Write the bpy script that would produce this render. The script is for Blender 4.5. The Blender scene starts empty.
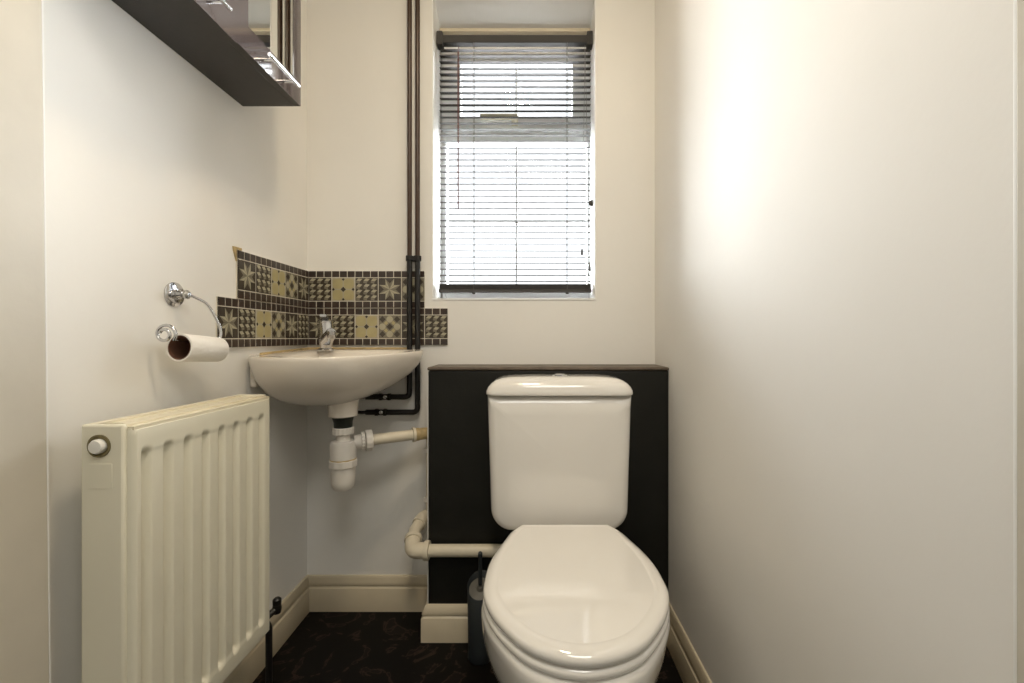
import bpy, math, random
from mathutils import Vector, Matrix
random.seed(7)
PI = math.pi
C = bpy.context.scene.collection
F, CX, CY, H = 440.0, 530.0, 338.0, 0.93        # focal length (px), axis point, eye height

def P(px, py, d):                               # image point at depth d (metres from the eye) -> world
    return Vector(((px-CX)*d/F, d, H-(py-CY)*d/F))
XL, XR, YB = -0.765, 0.429, 1.51                # left wall, right wall, window wall
YBOX, XBOX, ZBOX = 1.358, -0.315, 0.84          # boxing behind the toilet
CEIL = 2.42

# ------------------------------------------------------------------ materials
def new_mat(name):
    m = bpy.data.materials.new(name); m.use_nodes = True
    nt = m.node_tree; b = nt.nodes['Principled BSDF']
    return m, nt, b
def mat(name, col, rough=0.5, metal=0.0, var=0.0, vscale=20, bump=0.0, bscale=60, coat=0.0, spec=0.5, sss=0.0, col2=None):
    m, nt, b = new_mat(name)
    b.inputs['Roughness'].default_value = rough
    b.inputs['Metallic'].default_value = metal
    b.inputs['Specular IOR Level'].default_value = spec
    if coat:
        b.inputs['Coat Weight'].default_value = coat; b.inputs['Coat Roughness'].default_value = 0.06
    tc = nt.nodes.new('ShaderNodeTexCoord')
    n = nt.nodes.new('ShaderNodeTexNoise'); n.inputs['Scale'].default_value = vscale; n.inputs['Detail'].default_value = 5
    nt.links.new(tc.outputs['Object'], n.inputs['Vector'])
    r = nt.nodes.new('ShaderNodeValToRGB')
    c2 = col2 if col2 else tuple(max(0, c*(1-var)) for c in col)
    r.color_ramp.elements[0].position = 0.3; r.color_ramp.elements[0].color = (*c2, 1)
    r.color_ramp.elements[1].position = 0.6; r.color_ramp.elements[1].color = (*col, 1)
    nt.links.new(n.outputs['Fac'], r.inputs['Fac'])
    nt.links.new(r.outputs['Color'], b.inputs['Base Color'])
    if bump:
        n2 = nt.nodes.new('ShaderNodeTexNoise'); n2.inputs['Scale'].default_value = bscale; n2.inputs['Detail'].default_value = 4
        nt.links.new(tc.outputs['Object'], n2.inputs['Vector'])
        bp = nt.nodes.new('ShaderNodeBump'); bp.inputs['Strength'].default_value = bump; bp.inputs['Distance'].default_value = 0.002
        nt.links.new(n2.outputs['Fac'], bp.inputs['Height']); nt.links.new(bp.outputs['Normal'], b.inputs['Normal'])
    return m
M = {}
M['wall'] = mat('wall_paint', (0.83, 0.815, 0.775), 0.68, var=0.03, vscale=3, bump=0.14, bscale=45, spec=0.2)
M['ceiling'] = mat('ceiling_paint', (0.80, 0.79, 0.76), 0.8)
M['reveal'] = mat('reveal_paint', (0.88, 0.88, 0.86), 0.5, var=0.03, vscale=4)
M['black'] = mat('black_wall_paint', (0.0105, 0.0105, 0.0085), 0.5, var=0.25, vscale=14, bump=0.4, bscale=50, spec=0.3)
M['shelf'] = mat('worn_dark_shelf_paint', (0.13, 0.10, 0.072), 0.5, var=0.4, vscale=25)
M['skirt'] = mat('cream_gloss_skirting', (0.66, 0.58, 0.43), 0.32, var=0.12, vscale=6, bump=0.1)
M['jamb'] = mat('door_frame_paint', (0.60, 0.56, 0.475), 0.5, var=0.10, vscale=5, bump=0.3, bscale=30)
M['ceramic'] = mat('white_glazed_ceramic', (0.82, 0.795, 0.75), 0.10, coat=0.6)
M['seat'] = mat('white_seat_plastic', (0.82, 0.795, 0.75), 0.06, coat=0.6)
M['basin'] = mat('basin_ceramic', (0.80, 0.74, 0.655), 0.14, coat=0.5)
M['chrome'] = mat('chrome', (0.62, 0.62, 0.63), 0.13, metal=1)
M['pvc'] = mat('white_plastic_pipe', (0.78, 0.74, 0.68), 0.35, var=0.08, vscale=12)
M['pvc_old'] = mat('aged_plastic_pipe', (0.74, 0.67, 0.53), 0.35, var=0.12, vscale=14)
M['sealant'] = mat('yellowed_jointing', (0.60, 0.45, 0.22), 0.5, var=0.4, vscale=30)
M['rubber'] = mat('black_rubber', (0.008, 0.012, 0.009), 0.45)
M['pipe_up'] = mat('brown_painted_pipe', (0.055, 0.027, 0.014), 0.35, var=0.3, vscale=25)
M['pipe_dn'] = mat('black_painted_pipe', (0.006, 0.005, 0.0045), 0.4)
M['rad'] = mat('cream_radiator_enamel', (0.80, 0.765, 0.625), 0.33, var=0.03, vscale=5)
M['rad_top'] = mat('yellowed_radiator_enamel', (0.76, 0.70, 0.54), 0.4, var=0.03, vscale=4)
M['dark_wood'] = mat('dark_cabinet_board', (0.030, 0.025, 0.021), 0.42, var=0.15, vscale=60, bump=0.1, bscale=300)
M['gloss'] = mat('dark_gloss_door', (0.10, 0.082, 0.085), 0.07, coat=1.0, spec=1.0)
M['mirror'] = mat('mirror', (0.86, 0.88, 0.87), 0.015, metal=1)
M['upvc'] = mat('white_window_plastic', (0.88, 0.89, 0.90), 0.3)
M['upvc_h'] = mat('cream_window_handle', (0.75, 0.70, 0.56), 0.35)
M['slat'] = mat('dark_blind_slat', (0.075, 0.071, 0.068), 0.75, var=0.05, spec=0.12)
M['wand'] = mat('brown_wand', (0.10, 0.022, 0.016), 0.3)
M['cord'] = mat('grey_cord', (0.22, 0.21, 0.20), 0.8)
M['paper'] = mat('toilet_paper', (0.82, 0.79, 0.74), 0.95, bump=0.4, bscale=160)
M['card'] = mat('brown_cardboard', (0.16, 0.075, 0.045), 0.9)
M['brush'] = mat('dark_grey_plastic', (0.022, 0.027, 0.030), 0.4)
M['brush_in'] = mat('grey_brush_plastic', (0.105, 0.10, 0.085), 0.5)
M['grout'] = mat('pale_grout', (0.72, 0.67, 0.56), 0.8, var=0.15, vscale=40)
M['mosaic'] = mat('dark_brown_mosaic', (0.050, 0.032, 0.024), 0.28, col2=(0.026, 0.019, 0.016), vscale=22)
M['t_dark'] = mat('tile_dark_taupe', (0.062, 0.050, 0.038), 0.25, var=0.3, vscale=30)
M['t_mid'] = mat('tile_grey_olive', (0.20, 0.18, 0.13), 0.25, var=0.2, vscale=30)
M['t_light'] = mat('tile_pale_cream', (0.42, 0.385, 0.275), 0.25, var=0.15, vscale=30)
M['t_ochre'] = mat('tile_ochre', (0.44, 0.38, 0.20), 0.25, var=0.12, vscale=30)
M['white_knob'] = mat('white_knob', (0.80, 0.79, 0.74), 0.3)
M['brass'] = mat('dull_brass_ring', (0.22, 0.19, 0.10), 0.35, metal=0.6)

def floor_mat():
    m, nt, b = new_mat('black_marbled_vinyl')
    tc = nt.nodes.new('ShaderNodeTexCoord')
    n = nt.nodes.new('ShaderNodeTexNoise'); n.inputs['Scale'].default_value = 9; n.inputs['Detail'].default_value = 8; n.inputs['Distortion'].default_value = 2.4
    nt.links.new(tc.outputs['Object'], n.inputs['Vector'])
    r = nt.nodes.new('ShaderNodeValToRGB'); e = r.color_ramp.elements
    e[0].position = 0.0; e[0].color = (0.005, 0.0045, 0.004, 1)
    e[1].position = 1.0; e[1].color = (0.007, 0.006, 0.005, 1)
    for p, c in ((0.56, (0.006, 0.005, 0.0045, 1)), (0.60, (0.04, 0.027, 0.02, 1)), (0.625, (0.012, 0.009, 0.008, 1))):
        q = e.new(p); q.color = c
    nt.links.new(n.outputs['Fac'], r.inputs['Fac']); nt.links.new(r.outputs['Color'], b.inputs['Base Color'])
    b.inputs['Roughness'].default_value = 0.5; b.inputs['Specular IOR Level'].default_value = 0.1
    return m
M['floor'] = floor_mat()
def glass_mat():
    m, nt, b = new_mat('window_glass')
    nt.nodes.remove(b); out = nt.nodes['Material Output']
    t = nt.nodes.new('ShaderNodeBsdfTransparent'); g = nt.nodes.new('ShaderNodeBsdfGlossy'); g.inputs['Roughness'].default_value = 0.02
    fr = nt.nodes.new('ShaderNodeFresnel'); fr.inputs['IOR'].default_value = 1.45
    mx = nt.nodes.new('ShaderNodeMixShader')
    nt.links.new(fr.outputs[0], mx.inputs[0]); nt.links.new(t.outputs[0], mx.inputs[1]); nt.links.new(g.outputs[0], mx.inputs[2])
    nt.links.new(mx.outputs[0], out.inputs['Surface'])
    return m
M['glass'] = glass_mat()
M['outside'] = mat('sky_blocker_grey', (0.056, 0.0565, 0.057), 0.95, spec=0.0, var=0.1, vscale=2)  # dark tone for the added slab that holds back sky behind the slats

# ------------------------------------------------------------------ mesh builder
class MB:
    def __init__(s): s.v = []; s.f = []; s.m = []; s.mats = []
    def mi(s, k):
        if k not in s.mats: s.mats.append(k)
        return s.mats.index(k)
    def add(s, vs, fs, k=None):
        o = len(s.v); s.v += [Vector(v) for v in vs]
        mi = s.mi(k) if k else 0
        for f in fs: s.f.append([i+o for i in f]); s.m.append(mi)
        return s
    def box(s, a, b, k=None):
        x0, y0, z0 = a; x1, y1, z1 = b
        vs = [(x, y, z) for x in (x0, x1) for y in (y0, y1) for z in (z0, z1)]
        return s.add(vs, [(0,1,3,2),(4,6,7,5),(0,4,5,1),(2,3,7,6),(0,2,6,4),(1,5,7,3)], k)
    def loft(s, rings, k=None, cap0=True, cap1=True, closed=False):
        n = len(rings[0]); vs = [p for r in rings for p in r]; fs = []
        for i in range(len(rings)-(0 if closed else 1)):
            j = (i+1) % len(rings)
            for a in range(n):
                b = (a+1) % n
                fs.append((i*n+a, i*n+b, j*n+b, j*n+a))
        if cap0 and not closed: fs.append(tuple(reversed(range(n))))
        if cap1 and not closed: fs.append(tuple((len(rings)-1)*n+a for a in range(n)))
        return s.add(vs, fs, k)
    def lathe(s, prof, c, axis='Z', k=None, seg=32, rot=None):
        """prof: (r, t) along axis from point c"""
        rings = []
        for r, t in prof:
            ring = []
            for i in range(seg):
                a = 2*PI*i/seg; u, w = r*math.cos(a), r*math.sin(a)
                v = {'Z': Vector((u, w, t)), 'X': Vector((t, u, w)), 'Y': Vector((w, t, u))}[axis]
                if rot is not None: v = rot @ v
                ring.append(Vector(c)+v)
            rings.append(ring)
        return s.loft(rings, k)
    def tube(s, pts, r, k=None, seg=14, caps=True):
        pts = [Vector(p) for p in pts]; rs = r if isinstance(r, (list, tuple)) else [r]*len(pts)
        rings = []; up = None
        for i, p in enumerate(pts):
            d = (pts[min(i+1, len(pts)-1)]-pts[max(i-1, 0)]).normalized()
            if up is None:
                up = d.orthogonal().normalized()
            else:
                up = (up-d*up.dot(d)); up = up.normalized() if up.length > 1e-6 else d.orthogonal().normalized()
            w = d.cross(up)
            rings.append([p+rs[i]*(math.cos(2*PI*a/seg)*up+math.sin(2*PI*a/seg)*w) for a in range(seg)])
        return s.loft(rings, k, caps, caps)
    def build(s, name, m=None, parent=None, smooth=True, bevel=0, angle=35, sub=0):
        me = bpy.data.meshes.new(name)
        o = bpy.data.objects.new(name, me); C.objects.link(o)
        inv = None
        if parent is not None:
            o.parent = parent; off = parent.matrix_world.translation if False else parent.get('_loc', None)
            base = Vector(parent['_loc'])
        else:
            base = Vector((0, 0, 0))
        # origin at the mesh's own base
        lo = Vector([min(v[i] for v in s.v) for i in range(3)]); hi = Vector([max(v[i] for v in s.v) for i in range(3)])
        org = Vector(((lo.x+hi.x)/2, (lo.y+hi.y)/2, lo.z))
        me.from_pydata([tuple(v-org) for v in s.v], [], s.f)
        o.location = org-base; o['_loc'] = tuple(org)
        keys = s.mats if s.mats else [m]
        for k in keys: me.materials.append(M[k] if isinstance(k, str) else k)
        if s.mats:
            for p, i in zip(me.polygons, s.m): p.material_index = i
        me.update()
        import bmesh
        bm = bmesh.new(); bm.from_mesh(me); bmesh.ops.recalc_face_normals(bm, faces=bm.faces); bm.to_mesh(me); bm.free()
        if bevel:
            b = o.modifiers.new('bevel', 'BEVEL'); b.width = bevel; b.segments = 3; b.limit_method = 'ANGLE'; b.angle_limit = math.radians(35)
            b.use_clamp_overlap = True
        if sub:
            b = o.modifiers.new('sub', 'SUBSURF'); b.levels = sub; b.render_levels = sub
        if smooth:
            me.polygons.foreach_set('use_smooth', [True]*len(me.polygons))
            try: me.set_sharp_from_angle(angle=math.radians(angle))
            except Exception: pass
        return o
def tag(o, label=None, cat=None, group=None, kind=None):
    if label: o['label'] = label
    if cat: o['category'] = cat
    if group: o['group'] = group
    if kind: o['kind'] = kind
    return o
def empty(name, loc, label, cat, group=None):
    o = bpy.data.objects.new(name, None); C.objects.link(o); o.location = loc; o['_loc'] = tuple(loc); o.empty_display_size = 0.05
    return tag(o, label, cat, group)
def fillet(pts, r, n=7):
    pts = [Vector(p) for p in pts]; out = [pts[0]]
    for i in range(1, len(pts)-1):
        a, b, c = pts[i-1], pts[i], pts[i+1]
        d1 = (a-b).normalized(); d2 = (c-b).normalized()
        rr = min(r, (a-b).length*0.49, (c-b).length*0.49)
        p0, p1 = b+d1*rr, b+d2*rr
        for j in range(n+1):
            t = j/n; out.append(p0*(1-t)**2+b*2*t*(1-t)+p1*t*t)
    out.append(pts[-1]); return out
def spline(pts, n=8, closed=False):
    pts = [Vector(p) for p in pts]; out = []; N = len(pts)
    for i in range(N if closed else N-1):
        if closed: a, b, c, d = pts[(i-1) % N], pts[i], pts[(i+1) % N], pts[(i+2) % N]
        else: a, b, c, d = pts[max(i-1, 0)], pts[i], pts[i+1], pts[min(i+2, N-1)]
        for j in range(n):
            t = j/n
            out.append(0.5*((2*b)+(c-a)*t+(2*a-5*b+4*c-d)*t*t+(3*b-a-3*c+d)*t**3))
    if not closed: out.append(pts[-1])
    return out
def inset2(poly, d):
    """offset a CCW-or-CW closed 2-D outline inwards by d"""
    n = len(poly); ar = sum(poly[i].x*poly[(i+1) % n].y-poly[(i+1) % n].x*poly[i].y for i in range(n))
    s = 1 if ar > 0 else -1; out = []
    for i in range(n):
        t = (poly[(i+1) % n]-poly[i-1]).normalized()
        out.append(poly[i]+Vector((-t.y, t.x))*s*d)
    return out
def rrect(x0, y0, x1, y1, r, n=6):
    out = []
    for cx, cy, a0 in ((x1-r, y1-r, 0), (x0+r, y1-r, 90), (x0+r, y0+r, 180), (x1-r, y0+r, 270)):
        for j in range(n+1):
            a = math.radians(a0+90*j/n); out.append(Vector((cx+r*math.cos(a), cy+r*math.sin(a))))
    return out

# ------------------------------------------------------------------ the room
def struct(mb, name, m=None, **kw):
    parent = kw.pop('parent', None)
    o = mb.build(name, m, parent, **kw)
    if parent is None: o['kind'] = 'structure'
    return o
struct(MB().box((-1.25, -1.7, -0.08), (1.25, 1.75, 0)), 'floor', 'floor', smooth=False)
struct(MB().box((-1.25, -1.7, CEIL), (1.25, 1.75, CEIL+0.08)), 'ceiling', 'ceiling', smooth=False)
struct(MB().box((XL-0.12, 0.62, 0), (XL, YB+0.22, CEIL)), 'wall_left', 'wall', smooth=False)
struct(MB().box((XR, 0.36, 0), (XR+0.12, YB+0.22, CEIL)), 'wall_right', 'wall', smooth=False)
# window wall with a deep splayed opening
WX0, WX1, WZ0, WZ1 = -0.336, 0.2265, 1.060, 2.12
YW = 1.645
b = MB()
def wallpiece(x0, x1, z0, z1): b.box((x0, YB, z0), (x1, YB+0.22, z1), 'wall')
wallpiece(XL, WX0, 0, CEIL); wallpiece(WX1, XR, 0, CEIL); wallpiece(WX0, WX1, 0, WZ0); wallpiece(WX0, WX1, WZ1, CEIL)
struct(b, 'wall_back', 'wall', smooth=False)
b = MB()                                           # plaster lining of the reveal
t = 0.004
b.add([(WX0, YB-0.001, WZ1+0.02), (WX1, YB-0.001, WZ1+0.02), (WX1, YB+0.2, 2.045), (WX0, YB+0.2, 2.045),
       (WX0, YB-0.001, WZ1), (WX1, YB-0.001, WZ1), (WX1, YB+0.2, 2.035), (WX0, YB+0.2, 2.035)],
      [(0,1,2,3), (4,7,6,5), (0,4,5,1), (2,6,7,3), (1,5,6,2), (0,3,7,4)], 'reveal')
b.box((WX0, YB-0.0015, WZ0), (WX0+t, YB+0.2, WZ1), 'reveal')
b.box((WX1-t, YB-0.0015, WZ0), (WX1, YB+0.2, WZ1), 'reveal')
b.box((WX0, YB-0.003, WZ0), (WX1, YB+0.2, WZ0+0.006), 'reveal')
b.box((WX0+0.006, YW-0.035, 2.052), (WX1-0.006, YW-0.012, 2.064), 'skirt')
struct(b, 'trim_window_reveal', 'reveal', smooth=False, bevel=0.001)
# boxing behind the toilet
b = MB()
b.box((XBOX, YBOX, 0), (XR, YB, ZBOX-0.010), 'black')
b2 = MB(); b2.box((XBOX-0.002, YBOX-0.003, ZBOX-0.010), (XR, YB, ZBOX), 'shelf')
bx = struct(b, 'wall_boxing', smooth=True, bevel=0.006)
b2.build('boxing_ledge', None, bx, bevel=0.004)
# left side of the boxing is painted like the wall
MB().box((XBOX-0.003, YBOX+0.006, 0.10), (XBOX+0.001, YB, ZBOX-0.014), 'wall').build('boxing_side', None, bx, smooth=False)

def skirting(name, p0, p1, n, h=0.118, t=0.016, m0=0, m1=0):
    """moulded board from p0 to p1 (2-D), n = outward normal; m0/m1 = mitre extension per metre of thickness"""
    prof = [(0, 0), (t, 0), (t, h*0.66), (t*0.92, h*0.675), (t*0.72, h*0.69), (t*0.66, h*0.72), (t*0.8, h*0.745),
            (t*0.88, h*0.77), (t*0.82, h*0.84), (t*0.55, h*0.93), (t*0.38, h*0.985), (t*0.2, h), (0, h)]
    p0, p1, n = Vector(p0), Vector(p1), Vector(n); d = (p1-p0).normalized()
    r0 = []; r1 = []
    for u, z in prof:
        a = p0+n*u-d*u*m0; c = p1+n*u+d*u*m1
        r0.append((a.x, a.y, z)); r1.append((c.x, c.y, z))
    return struct(MB().loft([r0, r1]), name, 'skirt', angle=50)
skirting('baseboard_back', (XL, YB), (XBOX, YB), (0, -1), m0=-1, m1=-1)
skirting('baseboard_left', (XL, 0.67), (XL, YB), (1, 0), m1=-1)
skirting('baseboard_boxing_side', (XBOX-0.002, YB), (XBOX-0.002, YBOX), (-1, 0), h=0.11, m0=-1, m1=1)
skirting('baseboard_boxing', (XBOX, YBOX), (XR, YBOX), (0, -1), h=0.11, m0=1, m1=-1)
skirting('baseboard_right', (XR, YBOX), (XR, 0.40), (-1, 0), m0=-1)
# door frame members either side of the camera
def leaning(b, x0, x1, y0b, y1b, y0t, y1t, k):
    z0, z1 = 0, CEIL-0.002
    return b.loft([[(x0, y0b, z0), (x1, y0b, z0), (x1, y1b, z0), (x0, y1b, z0)], [(x0, y0t, z1), (x1, y0t, z1), (x1, y1t, z1), (x0, y1t, z1)]], k)
b = leaning(MB(), XL-0.13, -0.738, 0.52, 0.680, 0.52, 0.655, 'jamb'); leaning(b, XL-0.03, -0.7382, 0.680, 0.683, 0.655, 0.658, 'reveal')
struct(b, 'trim_door_left', bevel=0.001)
struct(MB().box((XR-0.012, 0.24, 0), (XR+0.13, 0.378, CEIL-0.002), 'jamb').box((XR-0.009, 0.378, 0), (XR+0.02, 0.3835, CEIL-0.002), 'reveal'), 'trim_door_right', bevel=0.002)
# hall the photographer stands in
struct(MB().box((-1.25, -1.7, 0), (-1.17, 0.62, CEIL)), 'wall_hall_left', 'wall', smooth=False)
struct(MB().box((1.05, -1.7, 0), (1.13, 0.36, CEIL)), 'wall_hall_right', 'wall', smooth=False)
struct(MB().box((-1.17, -1.7, 0), (1.05, -1.62, CEIL)), 'wall_hall_rear', 'wall', smooth=False)
struct(MB().box((-1.17, 0.52, 0), (XL-0.13, 0.62, CEIL)), 'wall_front_left', 'wall', smooth=False)
struct(MB().box((XR+0.13, 0.26, 0), (1.05, 0.36, CEIL)), 'wall_front_right', 'wall', smooth=False)

# ------------------------------------------------------------------ window
wf = MB()
fy0, fy1 = YW, YW+0.055
def zz(py, d=YW): return H-(py-CY)*d/F
def xx(px, d=YW): return (px-CX)*d/F
ix0, ix1 = WX0+0.004, WX1-0.004
gx0, gx1 = xx(446), xx(588)
zt0, zt1 = zz(141), zz(129)                       # transom
ztop, zbot = 2.062, WZ0+0.006
wf.box((ix0, fy0, zbot), (gx0, fy1, ztop)); wf.box((gx1, fy0, zbot), (ix1, fy1, ztop))
wf.box((gx0, fy0, ztop-0.045), (gx1, fy1, ztop)); wf.box((gx0, fy0, zt0), (gx1, fy1, zt1)); wf.box((gx0, fy0, zbot), (gx1, fy1, zbot+0.042))
win = wf.build('window_1', 'upvc', bevel=0.003); win['kind'] = 'structure'
sb = MB()                                        # opening top light
sx0, sx1, sz0, sz1 = gx0-0.012, gx1+0.012, zt1-0.012, ztop-0.030
hx0, hx1, hz0, hz1 = xx(461), xx(572), zz(118.5), zz(65)
sb.box((sx0, fy0-0.016, sz0), (hx0, fy0+0.03, sz1)); sb.box((hx1, fy0-0.016, sz0), (sx1, fy0+0.03, sz1))
sb.box((hx0, fy0-0.016, sz0), (hx1, fy0+0.03, hz0)); sb.box((hx0, fy0-0.016, hz1), (hx1, fy0+0.03, sz1))
sash = sb.build('casement', 'upvc', win, bevel=0.003)
MB().box((hx0-0.005, fy0+0.008, hz0-0.005), (hx1+0.005, fy0+0.012, hz1+0.005)).build('pane', 'glass', sash, smooth=False)
MB().box((gx0-0.005, fy0+0.028, zbot+0.037), (gx1+0.005, fy0+0.032, zt0+0.005)).build('pane', 'glass', win, smooth=False)
cxb = xx(516.3)
MB().box((cxb-0.0032, fy0+0.024, zbot+0.03), (cxb+0.0032, fy0+0.037, zt0)).box((gx0, fy0+0.024, zz(220.5)-0.003), (gx1, fy0+0.037, zz(220.5)+0.003)).build('glazing_bar', 'upvc', win, smooth=False)
MB().box((cxb-0.0032, fy0+0.004, hz0), (cxb+0.0032, fy0+0.017, hz1)).build('glazing_bar', 'upvc', sash, smooth=False)
hb = MB()
hp = Vector((xx(515), fy0-0.018, zz(124)))
hb.box((hp.x-0.012, hp.y-0.006, hp.z-0.016), (hp.x+0.012, hp.y+0.003, hp.z+0.012))
hb.lathe([(0.008, 0), (0.008, -0.022)], hp, 'Y', seg=16)
hb.box((hp.x-0.125, hp.y-0.034, hp.z-0.004), (hp.x+0.012, hp.y-0.018, hp.z+0.014))
hb.build('window_handle', 'upvc_h', sash, bevel=0.003)

# ------------------------------------------------------------------ venetian blind
YBL = 1.57
bl = empty('venetian_blind', (0.5*(WX0+WX1), YBL, 2.0), 'dark grey venetian blind with open horizontal slats hanging in the window recess', 'blind')
bx0, bx1 = xx(439.5, YBL), xx(591, YBL)
h = MB().box((bx0, YBL-0.014, zz(45, YBL)), (bx1, YBL+0.012, zz(37.5, YBL))).build('headrail', 'slat', bl, bevel=0.0015)
for x0, x1 in ((bx0-0.007, bx0+0.014), (bx1-0.016, bx1+0.004)):
    MB().box((x0, YBL-0.018, zz(47.5, YBL)), (x1, YBL+0.016, zz(34, YBL))).build('bracket', 'slat', bl, bevel=0.002)
sl = MB(); tilt = math.radians(12)
ztopS, zbotS = zz(50.5, YBL), zz(281.5, YBL); NS = 39
bad = {17: 3, 22: -2.5, 11: 2, 4: -1.5, 28: -2, 31: 1.5}
for i in range(NS):
    z = ztopS+(zbotS-ztopS)*i/(NS-1); a = tilt+math.radians(bad.get(i, 0)+random.uniform(-0.6, 0.6))
    w = 0.0125; rows = []
    sag = random.uniform(-0.0006, 0.0006)
    for j in range(7):
        u = -1+2*j/6; crown = 0.0019*(1-u*u)
        y = YBL+w*u*math.cos(a); zc = z+w*u*math.sin(a)+crown
        rows.append((y, zc))
    L = [(bx0+0.002, y, q+sag) for y, q in rows]+[(bx0+0.002, y, q-0.0010+sag) for y, q in reversed(rows)]
    R = [(bx1-0.002, y, q-sag) for y, q in rows]+[(bx1-0.002, y, q-0.0010-sag) for y, q in reversed(rows)]
    sl.loft([L, R])
sl.build('slats', 'slat', bl, angle=40)
br = MB(); zb0, zb1 = zz(292.5, YBL), zz(284.5, YBL)
br.box((bx0, YBL-0.0125, zb0), (bx1, YBL+0.0125, zb0+0.011))
for k in range(6):
    z = zb0+0.0125+k*(zb1-zb0-0.0125)/5.5
    br.box((bx0+0.001, YBL-0.0125, z), (bx1-0.001, YBL+0.0125, z+0.0015))
rail = br.build('bottom_rail', 'slat', bl, bevel=0.0004, smooth=False)
for px in (474, 567):
    x = xx(px, YBL)
    MB().lathe([(0.0, 0), (0.005, 0.001), (0.006, 0.006), (0.004, 0.012)], (x, YBL-0.006, zb0-0.007), seg=14).build('cord_button', 'slat', rail)
    c = MB()
    for dy in (-0.0135, 0.0135, 0): c.tube([(x, YBL+dy, zb0+0.01), (x, YBL+dy, zz(45, YBL))], 0.0006, seg=6)
    c.build('ladder_cord', 'cord', bl)
xw = xx(458.3, YBL-0.02)
MB().tube([(xw, YBL-0.024, zz(209.5, YBL-0.02)), (xw, YBL-0.024, zz(52, YBL-0.02))], 0.0026, seg=6).tube([(xw, YBL-0.024, zz(52, YBL-0.02)), (xw, YBL-0.016, zz(46, YBL-0.02))], 0.0012, seg=6).build('tilt_wand', 'wand', bl)
for px, py in ((582, 251), (590, 267)):
    yy_ = YBL-0.02; x = xx(px-0.0, yy_); zt = zz(py, yy_)
    c = MB().tube([(x, yy_, zt), (xx(585, yy_), yy_, zz(45, yy_))], 0.0007, seg=6).build('pull_cord', 'cord', bl)
    MB().lathe([(0.0015, 0.008), (0.003, 0.004), (0.0045, -0.012), (0.003, -0.014)], (x, yy_, zt), seg=12).build('tassel', 'slat', c)
cl = P(590.5, 203, YBL-0.02)
MB().lathe([(0.0, -0.006), (0.007, -0.005), (0.007, 0.005), (0.0, 0.006)], cl, 'Y', seg=16).box((cl.x, cl.y-0.003, cl.z-0.010), (WX1-0.005, cl.y+0.003, cl.z+0.010)).build('cord_cleat', 'slat', bl)

# ------------------------------------------------------------------ tiled splashbacks
PT = 0.0793                                     # large tile pitch
def tile_pattern(add, kind, u0, v0, s, w):
    """add(poly2d, material, lift): pattern of one large tile whose corner is (u0,v0), size s (v) by w (u)"""
    def poly(pts, m, l=1): add([(u0+p[0]*w, v0+p[1]*s) for p in pts], m, l)
    if kind == 'star':
        for k in range(8):
            a = k*PI/4+PI/8; R = 0.52
            def pt(r, an): return (0.5+r*math.cos(an), 0.5+r*math.sin(an))
            tip = pt(R*1.0, a); l1, l2 = pt(0.27, a+0.37), pt(0.27, a-0.37)
            poly([(0.5, 0.5), l2, tip], 't_light' if k % 2 else 't_mid'); poly([(0.5, 0.5), tip, l1], 't_mid' if k % 2 else 't_light')
    elif kind == 'cube':
        n = 3
        for r in range(4):
            for c in range(3):
                x = c/3.0; y = r/4.0; dx = 1/3.0; dy = 0.25
                poly([(x+dx*.10, y+dy*.55), (x+dx*.42, y+dy*.98), (x+dx*.95, y+dy*.85), (x+dx*.62, y+dy*.42)], 't_light')
                poly([(x+dx*.10, y+dy*.50), (x+dx*.60, y+dy*.38), (x+dx*.55, y+dy*.02), (x+dx*.06, y+dy*.16)], 't_mid')
    elif kind == 'circle':
        for cx in (.25, .75):
            for cy in (.25, .75):
                pts = []
                for k in range(20):
                    a = 2*PI*k/20; c_, s_ = math.cos(a), math.sin(a)
                    pts.append((cx+.222*math.copysign(abs(c_)**.62, c_), cy+.222*math.copysign(abs(s_)**.62, s_)))
                poly(pts, 't_ochre')
        for cx, cy, r in ((.5, .5, .12), (.5, .05, .07), (.5, .95, .07), (.05, .5, .07), (.95, .5, .07)):
            poly([(cx-r, cy), (cx, cy-r if cy-r > 0 else 0.0), (cx+r, cy), (cx, min(1, cy+r))], 't_dark', 2)
    elif kind == 'check':
        for i, j in ((.5, .83), (.17, .5), (.83, .5), (.5, .17)):
            r = .15; poly([(i+r*math.cos(2*PI*k/14), j+r*math.sin(2*PI*k/14)) for k in range(14)], 't_light')
        for i, j in ((.5, .5), (.17, .17), (.83, .17), (.17, .83), (.83, .83)):
            r = .145; poly([(i-r, j), (i, j-r), (i+r, j), (i, j+r)], 't_dark')
        for i, j in ((.335, .665), (.665, .665), (.335, .335), (.665, .335)):
            r = .10; poly([(i-r, j), (i, j-r), (i+r, j), (i, j+r)], 't_ochre')
BASE = {'star': 't_dark', 'cube': 't_dark', 'circle': 't_light', 'check': 't_mid'}
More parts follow.
